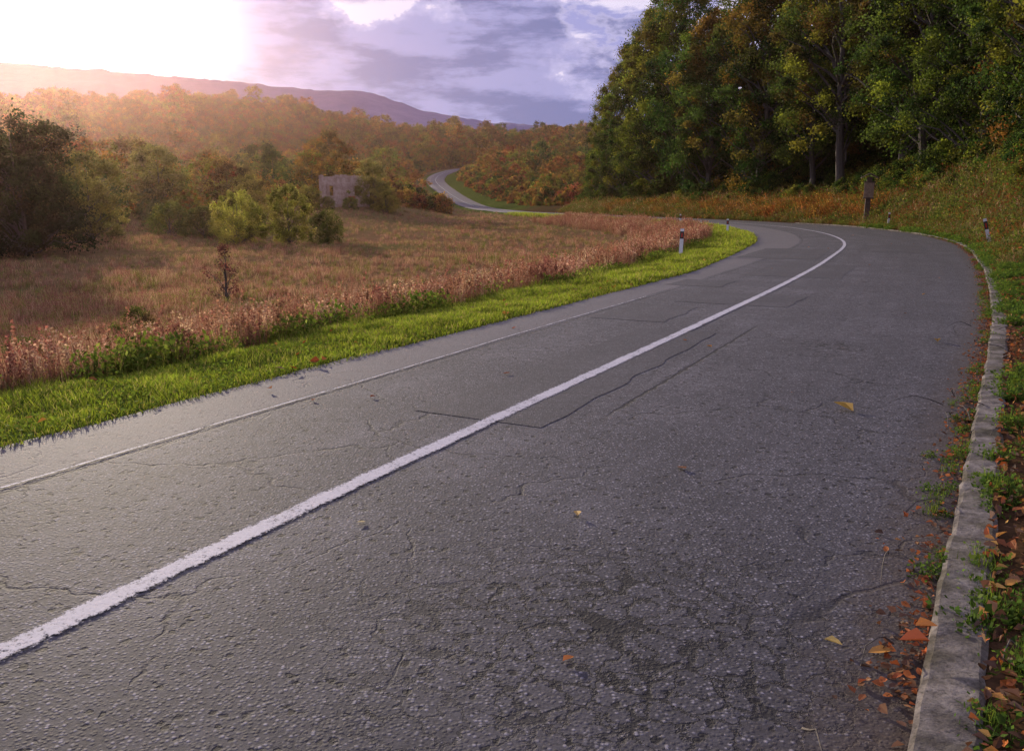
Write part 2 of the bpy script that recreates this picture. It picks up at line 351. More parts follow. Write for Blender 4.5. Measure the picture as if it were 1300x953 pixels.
while v<70:
    L=rng.uniform(1.8,2.4); n=22; vv=np.linspace(v+.003,v+L-.003,n); w0=WR(vv)
    j=(vnoise(vv*5,vv*0,70)-.5)*.02+(vnoise(vv*17,vv*0,72)-.5)*.012; hh=.055+(vnoise(vv*1.4,vv*0,71)-.5)*.02; tw=rng.normal()*.006
    prof=[(0,-.3),(0.0+.0,-.0),(.004,.8),(.022,1.),(.10,1.02),(.17,1.),(.192,.75),(.20,-.3)]
    Vs=[]
    for a in range(n):
        for (du,f) in prof:
            ee=.0 if 0<a<n-1 else .006
            p=road_pt(vv[a],w0[a]+du+tw+j[a]*(1 if f>.2 else 0)+rng.normal()*.002)
            p=p.copy(); p[2]+= (hh[a]-ee+rng.normal()*.002)*f if f>0 else f*.5
            Vs.append(p)
    k=len(prof); ii=np.arange(n*k).reshape(n,k)
    F=np.stack([ii[:-1,:-1],ii[:-1,1:],ii[1:,1:],ii[1:,:-1]],-1).reshape(-1,4)
    mb.add(np.array(Vs),F); v+=L
obj('kerb',mb.mesh('kerb',[KERB]))

# ------------------------------------------------------------------ grass verge
def blades(P,h,w,col,rg,lean=.5,curve=.4):
    n=len(P); th=rg.uniform(0,2*pi,n); d=np.stack([np.cos(th),np.sin(th),0*th],1)
    s=np.stack([-np.sin(th),np.cos(th),0*th],1); ph=rg.uniform(0,2*pi,n); L=np.stack([np.cos(ph),np.sin(ph),0*ph],1)*(rg.random(n)*lean*h)[:,None]
    up=np.array([0,0,1.])*h[:,None]; w=w[:,None]
    m=P+up*.55+L*curve; t=P+up+L
    V=np.stack([P-s*w*.5,P+s*w*.5,m+s*w*.4,m-s*w*.4,t+s*w*.06,t-s*w*.06],1).reshape(-1,3)
    b=np.arange(n)[:,None]*6; F=np.concatenate([b+np.array([0,1,2,3]),b+np.array([3,2,4,5])])
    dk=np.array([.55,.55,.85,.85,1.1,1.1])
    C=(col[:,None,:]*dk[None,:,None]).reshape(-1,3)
    return V,F,C
def pickcol(pal,n,rg,var=.25):
    pal=np.array(pal); c=pal[rg.integers(0,len(pal),n)]*(1+rg.normal(size=(n,1))*var); return np.clip(c,.004,.9)
mb=MB()
gp=[(.22,.32,.025),(.28,.36,.03),(.32,.38,.035),(.17,.25,.025),(.36,.33,.09)]
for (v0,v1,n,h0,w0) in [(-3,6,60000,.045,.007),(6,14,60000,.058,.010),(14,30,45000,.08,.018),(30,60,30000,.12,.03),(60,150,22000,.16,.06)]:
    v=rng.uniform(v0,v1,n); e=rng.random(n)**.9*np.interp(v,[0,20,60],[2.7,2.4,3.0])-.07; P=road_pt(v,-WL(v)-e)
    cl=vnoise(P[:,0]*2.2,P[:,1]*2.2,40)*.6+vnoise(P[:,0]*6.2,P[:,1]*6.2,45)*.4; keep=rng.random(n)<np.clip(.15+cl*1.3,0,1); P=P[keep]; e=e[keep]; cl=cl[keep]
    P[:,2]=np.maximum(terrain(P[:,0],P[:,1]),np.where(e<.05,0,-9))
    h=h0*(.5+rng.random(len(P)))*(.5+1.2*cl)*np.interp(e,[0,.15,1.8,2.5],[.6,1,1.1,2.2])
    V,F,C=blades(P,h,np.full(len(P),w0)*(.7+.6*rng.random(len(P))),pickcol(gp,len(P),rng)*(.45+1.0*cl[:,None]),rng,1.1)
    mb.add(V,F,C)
n=16000; v=rng.uniform(-2,13,n); e=rng.random(n)*2.6-.05; P=road_pt(v,-WL(v)-e); cl=vnoise(P[:,0]*1.5+9,P[:,1]*1.5,41); k=cl>.42; P=P[k]
P[:,2]=terrain(P[:,0],P[:,1])+.02+rng.random(len(P))*.035
V,F=leafquads(P,rng.uniform(.02,.045,len(P)),rng,.8,2.2); mb.add(V,F,np.repeat(pickcol([(.15,.24,.025),(.20,.28,.03)],len(P),rng),4,0))
obj('grass_verge',mb.mesh('grass_verge',[GRASS]))

# ------------------------------------------------------------------ instancing
def scatter(name,P,protos,rg,smin,smax,scale=None,tilt=.0):
    coll=bpy.data.collections.new(name+'_kinds')
    for p in protos: coll.objects.link(p)
    n=len(P); me=bpy.data.meshes.new(name); me.vertices.add(n); me.vertices.foreach_set('co',np.asarray(P,np.float32).ravel())
    a=me.attributes.new('idx','INT','POINT'); a.data.foreach_set('value',rg.integers(0,len(protos),n).astype(np.int32))
    r=np.stack([rg.normal(size=n)*tilt,rg.normal(size=n)*tilt,rg.uniform(0,6.28,n)],1).astype(np.float32)
    a=me.attributes.new('rot','FLOAT_VECTOR','POINT'); a.data.foreach_set('vector',r.ravel())
    s=rg.uniform(smin,smax,n) if scale is None else scale
    a=me.attributes.new('scl','FLOAT','POINT'); a.data.foreach_set('value',np.asarray(s,np.float32))
    o=obj(name,me)
    ng=bpy.data.node_groups.new(name,'GeometryNodeTree')
    ng.interface.new_socket('Geometry',in_out='INPUT',socket_type='NodeSocketGeometry')
    ng.interface.new_socket('Geometry',in_out='OUTPUT',socket_type='NodeSocketGeometry')
    gi=ng.nodes.new('NodeGroupInput'); go=ng.nodes.new('NodeGroupOutput')
    ci=ng.nodes.new('GeometryNodeCollectionInfo'); ci.inputs['Collection'].default_value=coll
    ci.inputs['Separate Children'].default_value=True; ci.inputs['Reset Children'].default_value=True
    ip=ng.nodes.new('GeometryNodeInstanceOnPoints'); ip.inputs['Pick Instance'].default_value=True
    def na(nm,t):
        q=ng.nodes.new('GeometryNodeInputNamedAttribute'); q.data_type=t; q.inputs['Name'].default_value=nm; return q.outputs[0]
    L=ng.links.new
    L(gi.outputs[0],ip.inputs['Points']); L(ci.outputs[0],ip.inputs['Instance'])
    L(na('idx','INT'),ip.inputs['Instance Index']); L(na('rot','FLOAT_VECTOR'),ip.inputs['Rotation']); L(na('scl','FLOAT'),ip.inputs['Scale'])
    L(ip.outputs[0],go.inputs[0])
    md=o.modifiers.new('scatter','NODES'); md.node_group=ng
    return o

# weeds
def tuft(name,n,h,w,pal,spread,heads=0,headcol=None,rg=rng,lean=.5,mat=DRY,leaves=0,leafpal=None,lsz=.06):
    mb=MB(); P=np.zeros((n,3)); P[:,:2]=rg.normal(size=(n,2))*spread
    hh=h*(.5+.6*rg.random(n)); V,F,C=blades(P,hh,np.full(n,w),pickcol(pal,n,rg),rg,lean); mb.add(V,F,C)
    tips=V.reshape(n,6,3)[:,4]
    if heads:
        for k in range(heads):
            q=tips[rg.integers(0,n,14)]*np.array([1,1,1.]); q=q[[0]]+rg.normal(size=(14,3))*np.array([.018,.018,.05])*h*1.2
            V,F=leafquads(q,rg.uniform(.02,.05,14)*h*1.6,rg,.7); mb.add(V,F,np.repeat(pickcol(headcol,14,rg),4,0))
    if leaves:
        q=np.stack([rg.normal(size=leaves)*spread*1.5,rg.normal(size=leaves)*spread*1.5,rg.random(leaves)*h*.9],1)
        V,F=leafquads(q,rg.uniform(.6,1.3,leaves)*lsz,rg,.6,.8); mb.add(V,F,np.repeat(pickcol(leafpal,leaves,rg),4,0))
    return bpy.data.objects.new(name,mb.mesh(name,[mat]))
tan=[(.56,.36,.22),(.48,.28,.17),(.38,.20,.12),(.62,.43,.27)]; rust=[(.36,.16,.10),(.42,.20,.12),(.25,.11,.07)]; grn=[(.16,.20,.03),(.22,.24,.04),(.29,.27,.07)]
field_p=[tuft('w1',30,.42,.012,tan,.10,3,rust),tuft('w2',26,.5,.012,rust+tan[:1],.12,6,rust),tuft('w3',34,.32,.015,grn+tan[:2],.12),tuft('w4',24,.45,.011,tan+rust,.14,5,tan),
         tuft('w5',16,.38,.014,grn,.1,0,None,leaves=50,leafpal=grn)]
n=50000; d=np.exp(rng.uniform(np.log(7),np.log(230),n)); r=rng.uniform(-.75,.25,n); x=r*d; y=d
z,e,rt,v=terrain(x,y,True)
bY=lambda r: np.interp(r,[-.7,-.52,-.35,-.28,-.24,-.17,-.14,0],[62,72,98,125,140,150,205,205])
k=(~rt)&(e>2.3)&(y<bY(r)+6)&(vnoise(x*.25,y*.25,77)+rng.random(n)*.5>.50)
P=np.stack([x,y,z],1)[k]; ek=e[k]; yk=y[k]
sc=(.35+.45*rng.random(len(P)))*np.interp(yk,[8,60,200],[.75,1.0,1.5])*(.5+.9*vnoise(P[:,0]*.4,P[:,1]*.4,8))
scatter('field_weeds',P,field_p,rng,1,1,sc,.12)
tall_p=[tuft('t1',34,.95,.009,rust+tan[:2],.13,9,rust,lean=.3),tuft('t2',26,.85,.009,tan,.15,8,tan,lean=.35),tuft('t3',26,.8,.010,rust+tan[2:3],.12,8,[(.28,.14,.08)],lean=.3,leaves=40,leafpal=rust,lsz=.05)]
n=6500; v=rng.uniform(-2,110,n); e=2.3+rng.random(n)**1.7*4.0; P=road_pt(v,-WL(v)-e); P[:,2]=terrain(P[:,0],P[:,1])
k=vnoise(P[:,0]*.5,P[:,1]*.5,90)+rng.random(n)*.4>np.interp(v,[0,8,20],[.70,.65,.5]); P=P[k]; vk=v[k]
scatter('tall_dry_grass',P,tall_p,rng,.5,1.05,np.interp(vk,[0,10,25,100],[.65,.65,.8,.9])*(.4+.75*rng.random(len(P))),.1)
leafy=[tuft('g1',14,.35,.012,grn,.10,0,None,leaves=150,leafpal=[(.11,.17,.02),(.17,.22,.03),(.09,.13,.015)],lsz=.06,mat=GRASS),
       tuft('g2',18,.3,.012,grn,.12,0,None,leaves=110,leafpal=[(.14,.19,.02),(.20,.23,.04)],lsz=.05,mat=GRASS)]
n=1300; v=rng.uniform(-2,40,n); e=2.0+rng.random(n)*2.2; P=road_pt(v,-WL(v)-e); P[:,2]=terrain(P[:,0],P[:,1]); k=vnoise(P[:,0]*.8,P[:,1]*.8,91)>.45
scatter('roadside_weeds',P[k],leafy,rng,.5,1.4)
n=3200; v=rng.uniform(-1,60,n); e=.14+rng.random(n)**1.4*1.1; P=road_pt(v,WR(v)+e); P[:,2]=terrain(P[:,0],P[:,1]); k=(vnoise(P[:,0]*1.6,P[:,1]*1.6,92)>.43)
small=[tuft('s1',30,.16,.006,[(.13,.21,.03),(.17,.24,.03)],.05,0,None,leaves=60,leafpal=[(.07,.13,.02),(.11,.17,.02)],lsz=.035,mat=GRASS),
       tuft('s2',10,.12,.006,[(.10,.17,.03)],.05,0,None,leaves=90,leafpal=[(.07,.12,.02),(.10,.16,.025)],lsz=.04,mat=GRASS)]
P=P[k]
scatter('kerbside_weeds',P,small,rng,.6,1.4,np.interp(P[:,1],[2,20,50],[.75,1.1,1.8])*(.5+.7*rng.random(len(P))))
n=260; v=rng.uniform(-1,45,n); e=-np.abs(rng.normal(size=n))*.07; P=road_pt(v,WR(v)+e); P[:,2]+=.0; k=vnoise(v*1.1,v*0,99)>.5
scatter('gutter_weeds',P[k],small,rng,.3,.6)

# leaf litter
def leaf2(P,size,rg,flat=3.5):
    n=len(P); nn=unit(rg.normal(size=(n,3))+np.array([0,0,flat])); a=unit(rg.normal(size=(n,3))); a=unit(a-nn*np.sum(a*nn,1,keepdims=True)); b=np.cross(nn,a)
    s=size[:,None]; cu=(rg.uniform(.05,.35,n)[:,None])*s*nn
    w1=rg.uniform(.26,.40,(n,1)); w2=rg.uniform(.16,.32,(n,1))
    V=np.stack([P-a*s*.5,P-a*s*.2+b*s*w1+cu,P+a*s*.2+b*s*w2+cu*.8,P+a*s*.55+cu*.4,P+a*s*.2-b*s*w2+cu*.8,P-a*s*.2-b*s*w1+cu],1).reshape(-1,3)
    q=np.arange(n)[:,None]*6; F=np.concatenate([q+np.array([0,1,2,3]),q+np.array([0,3,4,5])]); return V,F
lp=[(.42,.13,.03),(.34,.09,.025),(.25,.08,.03),(.46,.22,.05),(.16,.07,.03),(.5,.28,.07),(.28,.16,.08)]
lpd=[(.20,.09,.04),(.12,.06,.035),(.28,.14,.06),(.09,.05,.03),(.32,.10,.03)]
mb=MB()
def litter(P,smin,smax,flat=2.5,pal=lp):
    V,F=leaf2(P,rng.uniform(smin,smax,len(P)),rng,flat); mb.add(V,F,np.repeat(pickcol(pal,len(P),rng,.2),6,0))
n=26000; v=-1.5+rng.random(n)**1.4*32; e=.15+rng.random(n)*2.4; P=road_pt(v,WR(v)+e); kk=vnoise(P[:,0]*2.3,P[:,1]*2.3,55)+rng.random(n)*.5>.45; P=P[kk]; e=e[kk]
P[:,2]=np.maximum(terrain(P[:,0],P[:,1]),np.where(e<.22,.055,-9))+.012+rng.random(len(P))*.05; litter(P,.022,.062,1.6,lp+lpd+lpd)
n=6500; v=-1.5+rng.random(n)**1.2*45; e=-np.abs(rng.normal(size=n))*.09; P=road_pt(v,WR(v)+e); P[:,2]+=.006+rng.random(n)*.02; k=vnoise(v*1.3,v*0,95)+rng.random(n)*.3>.3; litter(P[k],.012,.045,2.5,lpd+lp[:2])
n=140; v=rng.uniform(-1,25,n); e=rng.random(n)*2.4; P=road_pt(v,-WL(v)-e); P[:,2]=terrain(P[:,0],P[:,1])+.06; litter(P,.05,.10,2)
n=26; v=rng.uniform(3,45,n); u=rng.uniform(-2.4,3.2,n); P=road_pt(v,u); P[:,2]+=.012; litter(P,.04,.08,6)
hero=np.array([(2.62,6.35,.02),(.34,4.08,.015),(-.77,3.98,.012),(.20,2.68,.012),(1.18,2.78,.02),(1.33,2.72,.02),(5.0,9.6,.02),(-2.1,7.0,.03),(1.42,2.66,.09),(1.50,2.75,.10)])
V,F=leaf2(hero,np.array([.17,.06,.05,.045,.07,.09,.12,.08,.1,.08]),rng,9); mb.add(V,F,np.repeat(np.array([(.65,.42,.10),(.55,.38,.14),(.6,.5,.25),(.55,.2,.05),(.55,.4,.12),(.5,.25,.06),(.3,.2,.08),(.4,.15,.04),(.45,.12,.04),(.5,.2,.05)]),6,0))
obj('fallen_leaves',mb.mesh('fallen_leaves',[LITTER]))
mb=MB()
for i in range(30):
    v=rng.uniform(-.5,14); p=road_pt(v,WR(v)+rng.uniform(-.3,.35)); a=rng.uniform(0,6.28); L=rng.uniform(.12,.45)
    P=np.array([[p[0]+cos(a)*L*t+rng.normal()*.01,p[1]+sin(a)*L*t+rng.normal()*.01,max(p[2],0)+.02+.07*(abs(sin(t*3))) ] for t in np.linspace(0,1,5)])
    V,F=tube(P,np.linspace(.005,.0015,5),4); mb.add(V,F)
obj('fallen_twigs',mb.mesh('fallen_twigs',[BARK]))

# ------------------------------------------------------------------ trees
def tree(name,seed,H,R,base,ncl,per,ls,pal,tr=.25,clr=1.1,shape=.5,flat=.75,limbs=34,rnd=0,cvar=.28,lob_a=1.,top_tint=None):
    rg=np.random.default_rng(seed); mb=MB()
    top=H*.9; n=10; zz=np.linspace(-.6,top,n); wob=np.cumsum(rg.normal(size=(n,2))*H*.006,0)
    T=np.stack([wob[:,0],wob[:,1],zz],1); V,F=tube(T,tr*np.interp(zz,[-.6,.3,top],[1.5,1,.12]),8); mb.add(V,F,(.1,.08,.06),0)
    t=rg.random(ncl)**.9; z=base+(H-base)*t
    rad=R*(np.interp(t,[0,.2,shape,.8,1],[.62,.92,1,.68,.12]) if not rnd else np.sqrt(np.clip(1-((t-.42)/.62)**2,0.02,1)))
    ang=rg.uniform(0,2*pi,ncl); lob=1+lob_a*(.22*np.sin(ang*3+seed)+.16*np.sin(ang*5+t*7+seed*2))
    rr=rad*lob*np.sqrt(rg.uniform(.12,1,ncl)); cx=np.stack([np.cos(ang)*rr,np.sin(ang)*rr,z+rg.normal(size=ncl)*H*.02],1)
    order=np.argsort(-rr)[:limbs]
    for i in order:
        c=cx[i]; zb=max(base*.5,c[2]-rr[i]*.75-.2); o=np.array([np.interp(zb,zz,T[:,0]),np.interp(zb,zz,T[:,1]),zb])
        q=np.linspace(0,1,6)[:,None]; P=o+(c-o)*q; P[:,2]+=np.sin(q[:,0]*pi)*rr[i]*.06; P[1:]+=rg.normal(size=(5,3))*rr[i]*.03
        V,F=tube(P,tr*.38*np.linspace(1,.12,6)*(.5+.5*rr[i]/R),5); mb.add(V,F,(.1,.08,.06),0)
    cc=pickcol(pal,ncl,rg,cvar)
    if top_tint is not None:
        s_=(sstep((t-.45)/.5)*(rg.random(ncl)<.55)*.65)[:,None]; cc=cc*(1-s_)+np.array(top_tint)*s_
    cr=clr*rg.uniform(.5,1.45,ncl)
    k=np.repeat(np.arange(ncl),per); g=rg.normal(size=(len(k),3)); g=unit(g)*(rg.random((len(k),1))**.5)*np.array([1,1,flat])*(1+.35*rg.normal(size=(len(k),1)))
    P=cx[k]+g*cr[k][:,None]; P[:,2]-=np.linalg.norm(g[:,:2],axis=1)*cr[k]*.25
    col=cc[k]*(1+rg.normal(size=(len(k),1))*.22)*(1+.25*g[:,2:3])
    P[:,2]=np.maximum(P[:,2],.05)
    V,F=leafquads(P,ls*rg.uniform(.6,1.35,len(P)),rg,.65,.5); mb.add(V,F,np.repeat(np.clip(col,.004,.8),4,0),1)
    return mb.mesh(name,[BARK,LEAF])
G=[(.042,.080,.014),(.060,.105,.016),(.030,.055,.012),(.085,.125,.02)]
YG=[(.16,.20,.022),(.22,.23,.028),(.10,.145,.018),(.26,.24,.035)]
OL=[(.14,.11,.022),(.18,.13,.025),(.10,.09,.02)]
OR=[(.32,.14,.03),(.22,.11,.025),(.40,.21,.04),(.16,.12,.025)]
RU=[(.22,.085,.035),(.30,.11,.04),(.18,.075,.03)]
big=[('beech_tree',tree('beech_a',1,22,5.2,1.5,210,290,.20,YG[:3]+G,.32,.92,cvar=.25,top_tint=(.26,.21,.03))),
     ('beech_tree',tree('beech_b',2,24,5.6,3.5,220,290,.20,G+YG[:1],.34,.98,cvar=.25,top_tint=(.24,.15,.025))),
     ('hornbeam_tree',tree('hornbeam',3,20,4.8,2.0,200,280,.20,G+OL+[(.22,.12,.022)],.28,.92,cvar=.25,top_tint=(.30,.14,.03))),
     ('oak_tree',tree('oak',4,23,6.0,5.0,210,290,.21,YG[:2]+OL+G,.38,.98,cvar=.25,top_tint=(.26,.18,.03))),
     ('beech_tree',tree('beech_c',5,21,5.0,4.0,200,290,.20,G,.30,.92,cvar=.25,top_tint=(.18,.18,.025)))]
front=[(24,6.5,1,.75),(30,8,0,.8),(35,6,4,.78),(41,7.5,3,.82),(47,6,0,.85),(53,8,2,.95),(58,6.5,0,.9),(64,6,1,.95),(70,8,3,1.0),(76,6.2,3,1.0),(83,7.5,1,1.0),
       (90,6.5,2,1.12),(97,8,4,1.15),(104,6.5,2,1.1),(111,7,1,1.2),(118,6.5,0,1.22),(126,7,0,1.2),(134,6.5,0,1.05),(141,6,0,.85),(148,6,2,.55)]
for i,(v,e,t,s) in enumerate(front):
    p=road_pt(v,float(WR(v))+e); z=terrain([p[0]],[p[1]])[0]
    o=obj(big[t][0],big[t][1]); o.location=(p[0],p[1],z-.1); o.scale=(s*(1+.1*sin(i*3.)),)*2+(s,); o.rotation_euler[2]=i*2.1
n=420; v=rng.uniform(14,150,n); e=rng.uniform(12,60,n); P=road_pt(v,WR(v)+e); r=P[:,0]/P[:,1]
z,e2,rt,v2=terrain(P[:,0],P[:,1],True); P[:,2]=z-.1
k=rt&(e2>10)&(r>.135)&(P[:,1]>15)&(P[:,1]<180)&(r<1.2); P=P[k]
keep=[]; 
for i in range(len(P)):
    if all((P[i,0]-P[j,0])**2+(P[i,1]-P[j,1])**2>30 for j in keep): keep.append(i)
bp=[bpy.data.objects.new('fk%d'%i,tree('forest%d'%i,20+i,21+i,5.2,3,120,70,.5,p_,.3,1.4)) for i,p_ in enumerate([G,G+YG[:1],G+OL])]
scatter('forest_trees',P[keep],bp,rng,.7,1.0)
shr=[bpy.data.objects.new('sh%d'%i,tree('shrub%d'%i,30+i,h,r_,.1,45,110,.15,p_,.05,.5,.4,.8,14)) for i,(h,r_,p_) in enumerate([(3,1.7,G),(2.4,1.6,YG+G),(2.8,1.5,G+OL),(2,1.4,OL+YG)])]
n=330; v=rng.uniform(16,155,n); e=3.2+rng.random(n)*9; P=road_pt(v,WR(v)+e); P[:,2]=terrain(P[:,0],P[:,1])-.05
scatter('undergrowth_shrubs',P,shr,rng,.45,1.25,np.interp(e,[3,6,12],[.35,.8,1.3])*(.6+.7*rng.random(n)),.05)
n=420; v=rng.uniform(178,400,n); sd_=np.where(rng.random(n)<.62,1,-1); e=np.where(sd_>0,5.0,11)+rng.random(n)**1.5*13; P=road_pt(v,sd_*(3.3+e)); z,e2,_,v2=terrain(P[:,0],P[:,1],True); P[:,2]=z-.1
k=(e2>4.5)&(np.abs(v2-v)<25); P=P[k]; e=e[k]; v=v[k]
shr2=[bpy.data.objects.new('sg%d'%i,tree('roadshrub%d'%i,130+i,3.4,1.9,.1,40,60,.26,p_,.05,.6,.4,.8,8)) for i,p_ in enumerate([OR+RU,RU+OR,YG+G,OR+YG,G+OR])]
scatter('autumn_shrubs',P,shr2,rng,1,1,np.interp(e,[5,10,20],[.55,1.1,1.7])*(.6+.6*rng.random(len(P))),.04)
bankp=[tuft('b1',10,.5,.012,grn,.22,0,None,leaves=170,leafpal=[(.06,.10,.015),(.10,.14,.02),(.15,.16,.03)],lsz=.09,mat=GRASS),
       tuft('b2',40,.6,.014,[(.34,.27,.13),(.28,.22,.09),(.20,.19,.06)],.2,3,tan),
       tuft('b3',20,.55,.012,rust+OR,.22,0,None,leaves=120,leafpal=[(.30,.12,.03),(.22,.08,.03),(.16,.06,.02)],lsz=.08),
       tuft('b4',30,.5,.012,[(.13,.16,.03),(.18,.19,.04)],.2,0,None,leaves=120,leafpal=[(.10,.15,.02),(.16,.18,.03)],lsz=.07,mat=GRASS)]
n=15000; v=3+rng.random(n)**1.1*150; e=.5+rng.random(n)**1.3*11; P=road_pt(v,WR(v)+e); P[:,2]=terrain(P[:,0],P[:,1])-.03
k=(vnoise(P[:,0]*.7,P[:,1]*.7,93)+rng.random(n)*.5>.35)&((v>22)|(e>1.6)); P=P[k]; e=e[k]; v=v[k]
scatter('bank_plants',P,bankp,rng,1,1,np.interp(e,[.4,1.5,6],[.45,.9,1.3])*(.6+.8*rng.random(len(P)))*np.interp(v,[10,60,150],[.8,1.15,1.6]),.15)
fern=[tuft('f1',50,.9,.03,[(.34,.13,.03),(.42,.2,.05),(.28,.1,.03)],.3,0,None,lean=1.2,leaves=90,leafpal=[(.4,.15,.03),(.45,.24,.06)],lsz=.1)]
n=260; v=rng.uniform(62,130,n); e=1.2+rng.random(n)*3; P=road_pt(v,WR(v)+e); P[:,2]=terrain(P[:,0],P[:,1]); k=vnoise(P[:,0]*.12,P[:,1]*.12,98)>.35
scatter('orange_bracken',P[k],fern,rng,.7,1.5)

def place(nm,me,x,y,s,rz=0,dz=-.1,sz=None):
    z=terrain([x],[y])[0]; o=obj(nm,me); o.location=(x,y,z+dz); o.scale=(s,s,sz or s); o.rotation_euler[2]=rz; return o
dk=tree('field_tree_dark',50,8,3.4,.3,150,190,.17,[(.03,.045,.012),(.042,.06,.015),(.06,.055,.018)],.14,.75,rnd=1)
lt=tree('field_tree_light',51,6.5,2.6,.6,110,160,.16,[(.24,.23,.06),(.28,.25,.06),(.18,.17,.04)],.10,.6,rnd=1)
yb=tree('yellow_bush',52,4,2.1,.15,90,170,.13,[(.32,.29,.05),(.25,.24,.04),(.36,.29,.06)],.07,.45,.45,.9,rnd=1,lob_a=.6)
gb=tree('green_bush',53,3,1.9,.1,80,160,.12,[(.15,.17,.03),(.11,.14,.02),(.20,.19,.04)],.06,.45,.45,.9,rnd=1,lob_a=.6)
place('hawthorn_tree',dk,-26.8,46,.92); place('hawthorn_tree',dk,-33,52,1.0,2); place('hawthorn_tree',dk,-29.5,51,.8,4); place('hawthorn_tree',dk,-42,60,1.1,1)
place('willow_tree',lt,-30.5,61,.95); place('willow_tree',lt,-35.5,69,.8,2)
place('yellow_bush',yb,-19.6,60,.82,0,sz=.95); place('yellow_bush',yb,-16.2,61,.85,2,sz=1.05); place('green_bush',gb,-13.0,59,.66,1,sz=.75)
place('yellow_bush',yb,-22.5,67,.7,4); place('green_bush',gb,-25,68,.8,2); place('green_bush',gb,-28.5,70,.9,3); place('green_bush',gb,-23.5,75,.9,1)
place('willow_tree',lt,-19.2,117,.95,5); place('willow_tree',lt,-33,104,.9,1); place('yellow_bush',yb,-17.0,114,.9,1); place('yellow_bush',yb,-30.5,98,1.2,1); place('green_bush',gb,-24.5,112,.6,1); place('willow_tree',lt,-40,96,1.2,3)
place('green_bush',gb,-21.6,113,.55,2); place('yellow_bush',yb,-27.6,115,.8,3)
sap=tree('sapling',60,1.4,.42,.25,34,20,.055,[(.12,.05,.03),(.10,.05,.03)],.03,.16,.5,.9,34)
place('dry_sapling',sap,-8.3,24,1.2)
bram=tree('bramble',54,1.1,.9,.05,36,90,.07,[(.13,.16,.03),(.17,.18,.04),(.09,.13,.02),(.24,.18,.06)],.02,.26,.4,.7,12)
for i,(x,y,s) in enumerate([(-7.5,12.5,.55),(-6.3,13.6,.45),(-4.2,12.9,.38),(-9,12.6,.6),(-2.2,14.2,.4),(-10.5,15,.7),(-12,14,.8),(-7.8,17,.6)]):
    place('bramble_bush',bram,x,y,s,x,-.05)

# hill forest mass
pal=[OR+YG[:2],RU+OR,OL+YG,YG+OR,G,OR+OL,OR+YG,OL+OR[:1]]
hp=[bpy.data.objects.new('ht%d'%i,tree('hilltree%d'%i,70+i,8.5+i%3,3.5+.5*(i%3),.5,80,64,.34,p,.14,.85,.45,.8,10,rnd=1,cvar=.15)) for i,p in enumerate(pal)]
n=15000; y=70+rng.random(n)**.8*730; r=rng.uniform(-.78,.42,n); x=r*y
z,e,rt,v=terrain(x,y,True)
k=(y>bY(r)+rng.normal(size=n)*3)&np.where(rt,(e>np.where(v<400,12,8))&(y>185),e>np.where(v<230,14,12))&((r<.16)|(y>220))
k&=~((r>-.245)&(r<-.165)&(y<136)); P=np.stack([x,y,z-.1],1)[k]; 
cell={}; keep=[]
for i,p in enumerate(P):
    g=5.2 if p[1]<300 else 7.
    key=(int(p[0]/g),int(p[1]/g),g)
    if key in cell: continue
    cell[key]=1; keep.append(i)
P=P[keep]
big_=rng.random(len(P))<.15
sc=(.45+.6*rng.random(len(P))**1.3)*np.interp(P[:,1],[70,150,300,600],[.6,.85,1.05,1.3])*np.where(big_,1.45,1.0)
near_right=(P[:,0]/P[:,1]>-.08)&(P[:,1]<330); sc=np.where(near_right,sc*.65,sc)
scatter('hill_forest',P,hp,rng,1,1,sc)

# ------------------------------------------------------------------ ruined building
PL=simple('weathered_plaster',(.30,.20,.15),(.52,.41,.34),1.6,.9,.5,.03)
GRF=simple('red_graffiti',(.45,.04,.04),(.55,.08,.07),3,.7,.1)
def building(x,y,rz):
    z=terrain([x],[y])[0]-.2; e=bpy.data.objects.new('ruined_house',None); COL.objects.link(e); e.location=(x,y,z); e.rotation_euler[2]=rz
    W,Dp,H=6.8,7.0,4.7
    def wall(nm,ops,L):
        mb=MB(); us=sorted({0,L}|{o[0] for o in ops}|{o[1] for o in ops}|set(np.round(np.arange(.55,L,.55),2)))
        for a,b in zip(us[:-1],us[1:]):
            h=H-(.5*vnoise(np.array([a*1.7]),np.array([L]),5)[0]+.25*rng.random()); zs=[(0,h)]
            for o in ops:
                if a>=o[0]-1e-6 and b<=o[1]+1e-6: zs=[(0,o[2]),(o[3],h)]
            for z0,z1 in zs:
                if z1-z0>.02: mb.add(boxv(a,b,0,.35,z0,z1),BOXF)
        return obj(nm,mb.mesh(nm,[PL]),e)
    wall('front_wall',[(.9,1.9,1.6,3.1),(2.9,3.9,0.02,2.8),(4.8,5.8,1.6,3.1)],W).location=(-W/2,-Dp/2,0)
    wall('back_wall',[(1,2,1.6,3.1),(4.5,5.5,1.6,3.1)],W).location=(-W/2,Dp/2-.35,0)
    l=wall('left_wall',[(2.5,3.5,1.6,3.1)],Dp-.72); l.rotation_euler[2]=pi/2; l.location=(-W/2+.35,-Dp/2+.36,0)
    r=wall('right_wall',[(1.2,2.2,1.6,3.1),(4,5,1.6,3.1)],Dp-.72); r.rotation_euler[2]=pi/2; r.location=(W/2,-Dp/2+.36,0)
    mb=MB()
    for i in range(5):
        x0=-W/2+4.0+i*.17; V,F=tube(np.array([[x0,-Dp/2-.012,.9+.1*(i%2)],[x0+.12,-Dp/2-.012,1.3],[x0+.02,-Dp/2-.012,1.55],[x0+.16,-Dp/2-.012,1.05+.2*(i%2)]]),np.full(4,.08),5); mb.add(V,F)
    obj('graffiti',mb.mesh('graffiti',[GRF]),e)
building(-24.0,122,.15)

